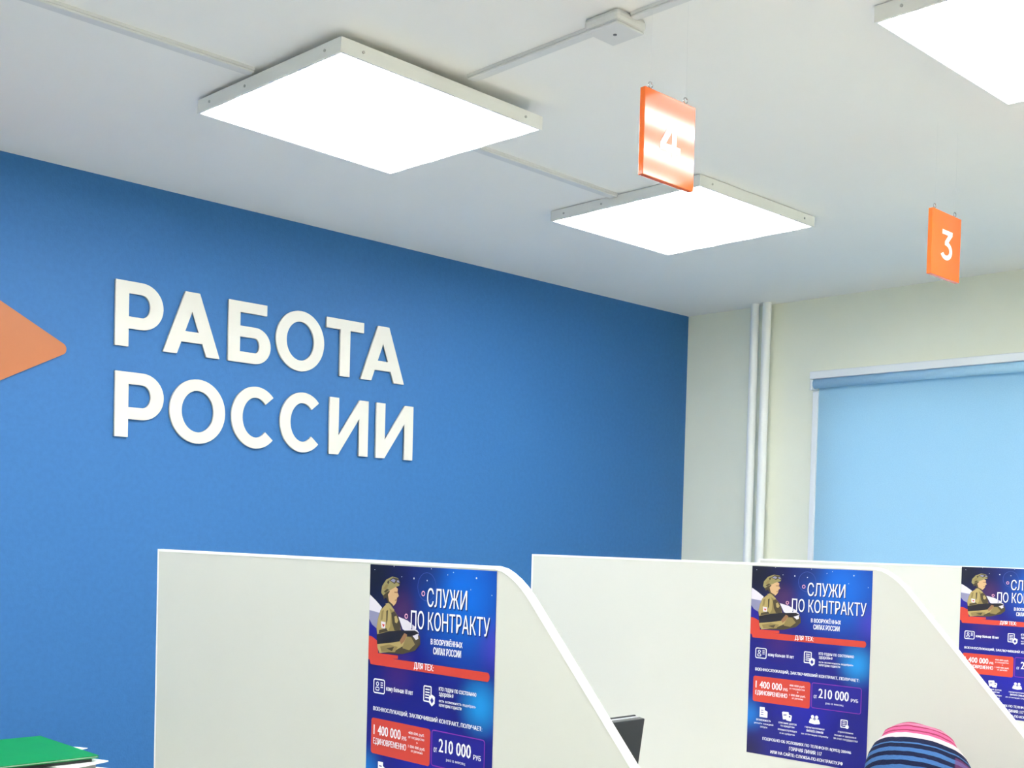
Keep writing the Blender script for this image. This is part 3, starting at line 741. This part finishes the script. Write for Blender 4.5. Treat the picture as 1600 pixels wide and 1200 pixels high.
# ------------------------------------------------------------------ person in the striped hat
HC = Vector((2.441, -2.435, 1.018))       # centre of the hat opening
fh = Vector((fwd.x, fwd.y, 0)).normalized(); rh = Vector((rgt.x, rgt.y, 0)).normalized()
axis = (Vector((0, 0, 1)) + rh * 0.33 + fh * 0.52).normalized()
def hat_mat():
    m = bpy.data.materials.new('striped_knit'); m.use_nodes = True
    t = m.node_tree; b = t.nodes['Principled BSDF']; b.inputs['Roughness'].default_value = 0.9
    tcn = t.nodes.new('ShaderNodeTexCoord'); s = t.nodes.new('ShaderNodeSeparateXYZ'); t.links.new(tcn.outputs['Object'], s.inputs[0])
    n = t.nodes.new('ShaderNodeTexNoise'); n.inputs['Scale'].default_value = 30; t.links.new(tcn.outputs['Object'], n.inputs['Vector'])
    ad = t.nodes.new('ShaderNodeMath'); ad.operation = 'MULTIPLY_ADD'; ad.inputs[1].default_value = 0.006
    t.links.new(n.outputs['Fac'], ad.inputs[0]); t.links.new(s.outputs['Z'], ad.inputs[2])
    q = t.nodes.new('ShaderNodeMapRange'); q.inputs['From Min'].default_value = -0.05; q.inputs['From Max'].default_value = 0.115
    t.links.new(ad.outputs[0], q.inputs['Value'])
    r = t.nodes.new('ShaderNodeValToRGB'); r.color_ramp.interpolation = 'CONSTANT'
    navy, blue, pink, wht, dpk = (22, 32, 74), (80, 132, 196), (232, 110, 160), (246, 232, 234), (176, 60, 104)
    st = []
    pos = 0.0
    while pos < 0.60:
        st.append((pos, navy)); st.append((pos + 0.055, blue)); pos += 0.105
    st = [x_ for x_ in st if x_[0] < 0.60]
    st += [(0.60, navy), (0.665, wht), (0.74, pink), (0.775, dpk), (0.795, pink), (0.835, dpk), (0.855, (240, 140, 176)), (0.90, dpk), (0.92, pink), (0.97, dpk)]
    el = r.color_ramp.elements
    el[0].position, el[0].color = st[0][0], lin(st[0][1]); el[1].position, el[1].color = st[1][0], lin(st[1][1])
    for p_, c_ in st[2:]:
        k_ = el.new(p_); k_.color = lin(c_)
    t.links.new(q.outputs[0], r.inputs[0])
    # pink checked patch on one side of the blue stripes
    g1 = t.nodes.new('ShaderNodeMapRange'); g1.inputs['From Min'].default_value = 0.026; g1.inputs['From Max'].default_value = 0.029
    t.links.new(s.outputs['X'], g1.inputs['Value'])
    g2 = t.nodes.new('ShaderNodeMapRange'); g2.inputs['From Min'].default_value = 0.042; g2.inputs['From Max'].default_value = 0.040
    t.links.new(ad.outputs[0], g2.inputs['Value'])
    ck = t.nodes.new('ShaderNodeTexChecker'); ck.inputs['Scale'].default_value = 130; ck.inputs[1].default_value = (1, 1, 1, 1); ck.inputs[2].default_value = (0.25, 0.25, 0.25, 1)
    t.links.new(tcn.outputs['Object'], ck.inputs[0])
    m1 = t.nodes.new('ShaderNodeMath'); m1.operation = 'MULTIPLY'; t.links.new(g1.outputs[0], m1.inputs[0]); t.links.new(g2.outputs[0], m1.inputs[1])
    m2 = t.nodes.new('ShaderNodeMath'); m2.operation = 'MULTIPLY'; t.links.new(m1.outputs[0], m2.inputs[0]); t.links.new(ck.outputs['Fac'], m2.inputs[1])
    m3 = t.nodes.new('ShaderNodeMath'); m3.operation = 'MULTIPLY'; m3.inputs[1].default_value = 0.55; t.links.new(m1.outputs[0], m3.inputs[0])
    m3.use_clamp = True
    mx = t.nodes.new('ShaderNodeMix'); mx.data_type = 'RGBA'; t.links.new(m3.outputs[0], mx.inputs['Factor'])
    t.links.new(r.outputs[0], mx.inputs['A']); mx.inputs['B'].default_value = lin((150, 70, 130))
    t.links.new(mx.outputs['Result'], b.inputs['Base Color'])
    wv = t.nodes.new('ShaderNodeTexNoise'); wv.inputs['Scale'].default_value = 220; t.links.new(tcn.outputs['Object'], wv.inputs['Vector'])
    bp = t.nodes.new('ShaderNodeBump'); bp.inputs['Strength'].default_value = 0.5; bp.inputs['Distance'].default_value = 0.003
    t.links.new(wv.outputs['Fac'], bp.inputs['Height']); t.links.new(bp.outputs[0], b.inputs['Normal'])
    return m
HATM = hat_mat()
pers = empty('person', (2.60, -2.55, 0.0))
PB = Vector(pers.location)
def skinned(name, joints, links, m, parent, sub=2):
    me = bpy.data.meshes.new(name); me.from_pydata([Vector(j[0]) - PB for j in joints], links, [])
    o = bpy.data.objects.new(name, me); COL.objects.link(o)
    md = o.modifiers.new('skin', 'SKIN'); md.use_smooth_shade = True
    sk = me.skin_vertices[0].data
    for i, j in enumerate(joints):
        r = j[1]; sk[i].radius = r if isinstance(r, tuple) else (r, r); sk[i].use_root = (i == 0)
    sd = o.modifiers.new('sub', 'SUBSURF'); sd.levels = sub; sd.render_levels = sub
    me2 = bpy.data.meshes.new_from_object(o.evaluated_get(bpy.context.evaluated_depsgraph_get()))
    bpy.data.objects.remove(o); bpy.data.meshes.remove(me)
    for p in me2.polygons: p.use_smooth = True
    me2.materials.clear()
    return link(name, me2, m, parent)
hd = HC - Vector((0, 0, 0.02))
J = [((2.64, -2.52, 0.53), (0.13, 0.10)), ((2.60, -2.50, 0.66), (0.12, 0.095)), ((2.55, -2.48, 0.79), (0.12, 0.09)), ((2.49, -2.455, 0.875), 0.055), ((2.455, -2.44, 0.905), 0.05),
     ((2.44, -2.435, 0.950), 0.076), ((2.436, -2.430, 1.010), 0.076),
     ((2.53, -2.63, 0.80), 0.05), ((2.43, -2.67, 0.69), 0.042), ((2.26, -2.60, 0.785), 0.034), ((2.16, -2.56, 0.785), (0.034, 0.018)),
     ((2.52, -2.345, 0.80), 0.05), ((2.44, -2.31, 0.69), 0.042), ((2.27, -2.37, 0.785), 0.034), ((2.17, -2.41, 0.785), (0.034, 0.018)),
     ((2.60, -2.60, 0.50), 0.08), ((2.28, -2.64, 0.50), 0.06), ((2.30, -2.64, 0.10), 0.042), ((2.20, -2.64, 0.045), (0.04, 0.035)),
     ((2.60, -2.43, 0.50), 0.08), ((2.28, -2.40, 0.50), 0.06), ((2.30, -2.40, 0.10), 0.042), ((2.20, -2.40, 0.045), (0.04, 0.035))]
E_ = [(0, 1), (1, 2), (2, 3), (3, 4), (4, 5), (5, 6), (2, 7), (7, 8), (8, 9), (9, 10), (2, 11), (11, 12), (12, 13), (13, 14), (0, 15), (15, 16), (16, 17), (17, 18), (0, 19), (19, 20), (20, 21), (21, 22)]
body = skinned('body', J, E_, [JACKET, SKIN, TROUS], pers)
for p in body.data.polygons:
    c = p.center + PB
    p.material_index = 1 if (c.z > 0.885 or c.x < 2.215 and c.z > 0.7) else (2 if c.z < 0.57 else 0)
# five fingers on each hand, resting on the worktop
for side, hx, hy in ((-1, 2.16, -2.56), (1, 2.17, -2.41)):
    for k in range(4):
        ln = (0.060, 0.070, 0.066, 0.050)[k]; yy = hy + (k - 1.5) * 0.017
        skinned('finger', [((hx + 0.01, yy, 0.785), 0.0085), ((hx - ln * 0.45, yy, 0.788), 0.0082), ((hx - ln, yy, 0.772), 0.007)], [(0, 1), (1, 2)], SKIN, pers, 1)
    s = -side
    skinned('thumb', [((hx + 0.03, hy + s * 0.025, 0.782), 0.010), ((hx + 0.005, hy + s * 0.05, 0.78), 0.009), ((hx - 0.02, hy + s * 0.055, 0.775), 0.0078)], [(0, 1), (1, 2)], SKIN, pers, 1)
# hat: lathed cap with a soft gathered crown, set in its own tilted frame
hat_prof = [(0.0800, -0.050), (0.0905, -0.046), (0.0945, -0.03), (0.0955, -0.005), (0.0930, 0.020), (0.0875, 0.040), (0.0800, 0.056), (0.0730, 0.066), (0.0660, 0.074), (0.0600, 0.088), (0.0480, 0.098), (0.0240, 0.104), (0.0, 0.105)]
bm = bmesh.new(); rings = []
NS = 48
for r, zz in hat_prof[:-1]:
    ring_ = []
    for k in range(NS):
        a = 2 * math.pi * k / NS
        rr = 1.05 * r * (1 + 0.006 * math.sin(24 * a))
        lean = max(0, zz) * 0.18
        ring_.append(bm.verts.new((rr * math.cos(a) - lean, rr * math.sin(a), zz + 0.0012 * math.sin(5 * a) * (zz > 0.06))))
    rings.append(ring_)
for q, s in zip(rings, rings[1:]):
    for k in range(NS): bm.faces.new((q[k], q[(k + 1) % NS], s[(k + 1) % NS], s[k]))
tip = bm.verts.new((-0.018, 0, 0.105))
for k in range(NS): bm.faces.new((rings[-1][k], rings[-1][(k + 1) % NS], tip))
bmesh.ops.solidify(bm, geom=bm.faces[:], thickness=0.004)
hat = obj('knitted_hat', bm, HATM, pers, None, True)
az = axis; ax = (rh - az * rh.dot(az)).normalized(); ay = az.cross(ax)
Mh = Matrix((ax, ay, az)).transposed().to_4x4(); Mh.translation = HC - PB
hat.matrix_basis = Mh
hat['label'] = 'knitted hat striped in pink, white, navy and blue'
# face and ears (turned to the desk, away from the camera)
bm = bmesh.new(); bmesh.ops.create_uvsphere(bm, u_segments=10, v_segments=8, radius=0.011)
for v in bm.verts: v.co = Vector((v.co.x * 1.4, v.co.y * 0.8, v.co.z * 1.3))
obj('nose', bm, SKIN, pers, Vector((2.358, -2.425, 0.948)) - PB, True)
for sy in (-1, 1):
    bm = bmesh.new(); bmesh.ops.create_uvsphere(bm, u_segments=10, v_segments=8, radius=0.018)
    for v in bm.verts: v.co = Vector((v.co.x * 0.7, v.co.y * 0.35, v.co.z))
    obj('ear', bm, SKIN, pers, Vector((2.445, -2.428 + sy * 0.077, 0.948)) - PB, True)
    bm = bmesh.new(); bmesh.ops.create_uvsphere(bm, u_segments=10, v_segments=8, radius=0.008)
    obj('eye', bm, PAPER, pers, Vector((2.368, -2.425 + sy * 0.028, 0.966)) - PB, True)
bm = bmesh.new(); bmesh.ops.create_uvsphere(bm, u_segments=10, v_segments=6, radius=0.016)
for v in bm.verts: v.co = Vector((v.co.x * 0.3, v.co.y * 1.2, v.co.z * 0.35))
obj('mouth', bm, mat('lip', (178, 98, 92), 0.5, var=0.02), pers, Vector((2.366, -2.427, 0.916)) - PB, True)
tag(pers, 'person in a pink, white and blue striped knitted hat, sitting before the middle screen', 'person')
ch = empty('visitor_chair', (2.66, -2.52, 0))
obj('seat', newbox((-0.20, -0.20, 0.39), (0.20, 0.20, 0.425), 0.01), DARK, ch)
obj('backrest', newbox((0.19, -0.19, 0.55), (0.215, 0.19, 0.85), 0.008), DARK, ch)
for sx in (-0.18, 0.18):
    for sy in (-0.18, 0.18):
        bm = bmesh.new(); tube(bm, [(sx, sy, 0), (sx, sy, 0.3895)], 0.011, 10); obj('leg', bm, SCREW, ch)
for sy in (-0.15, 0.15):
    bm = bmesh.new(); tube(bm, [(0.202, sy, 0.415), (0.202, sy, 0.57)], 0.010, 10); obj('back_post', bm, SCREW, ch)
tag(ch, 'dark chair under the person in the striped hat', 'chair')
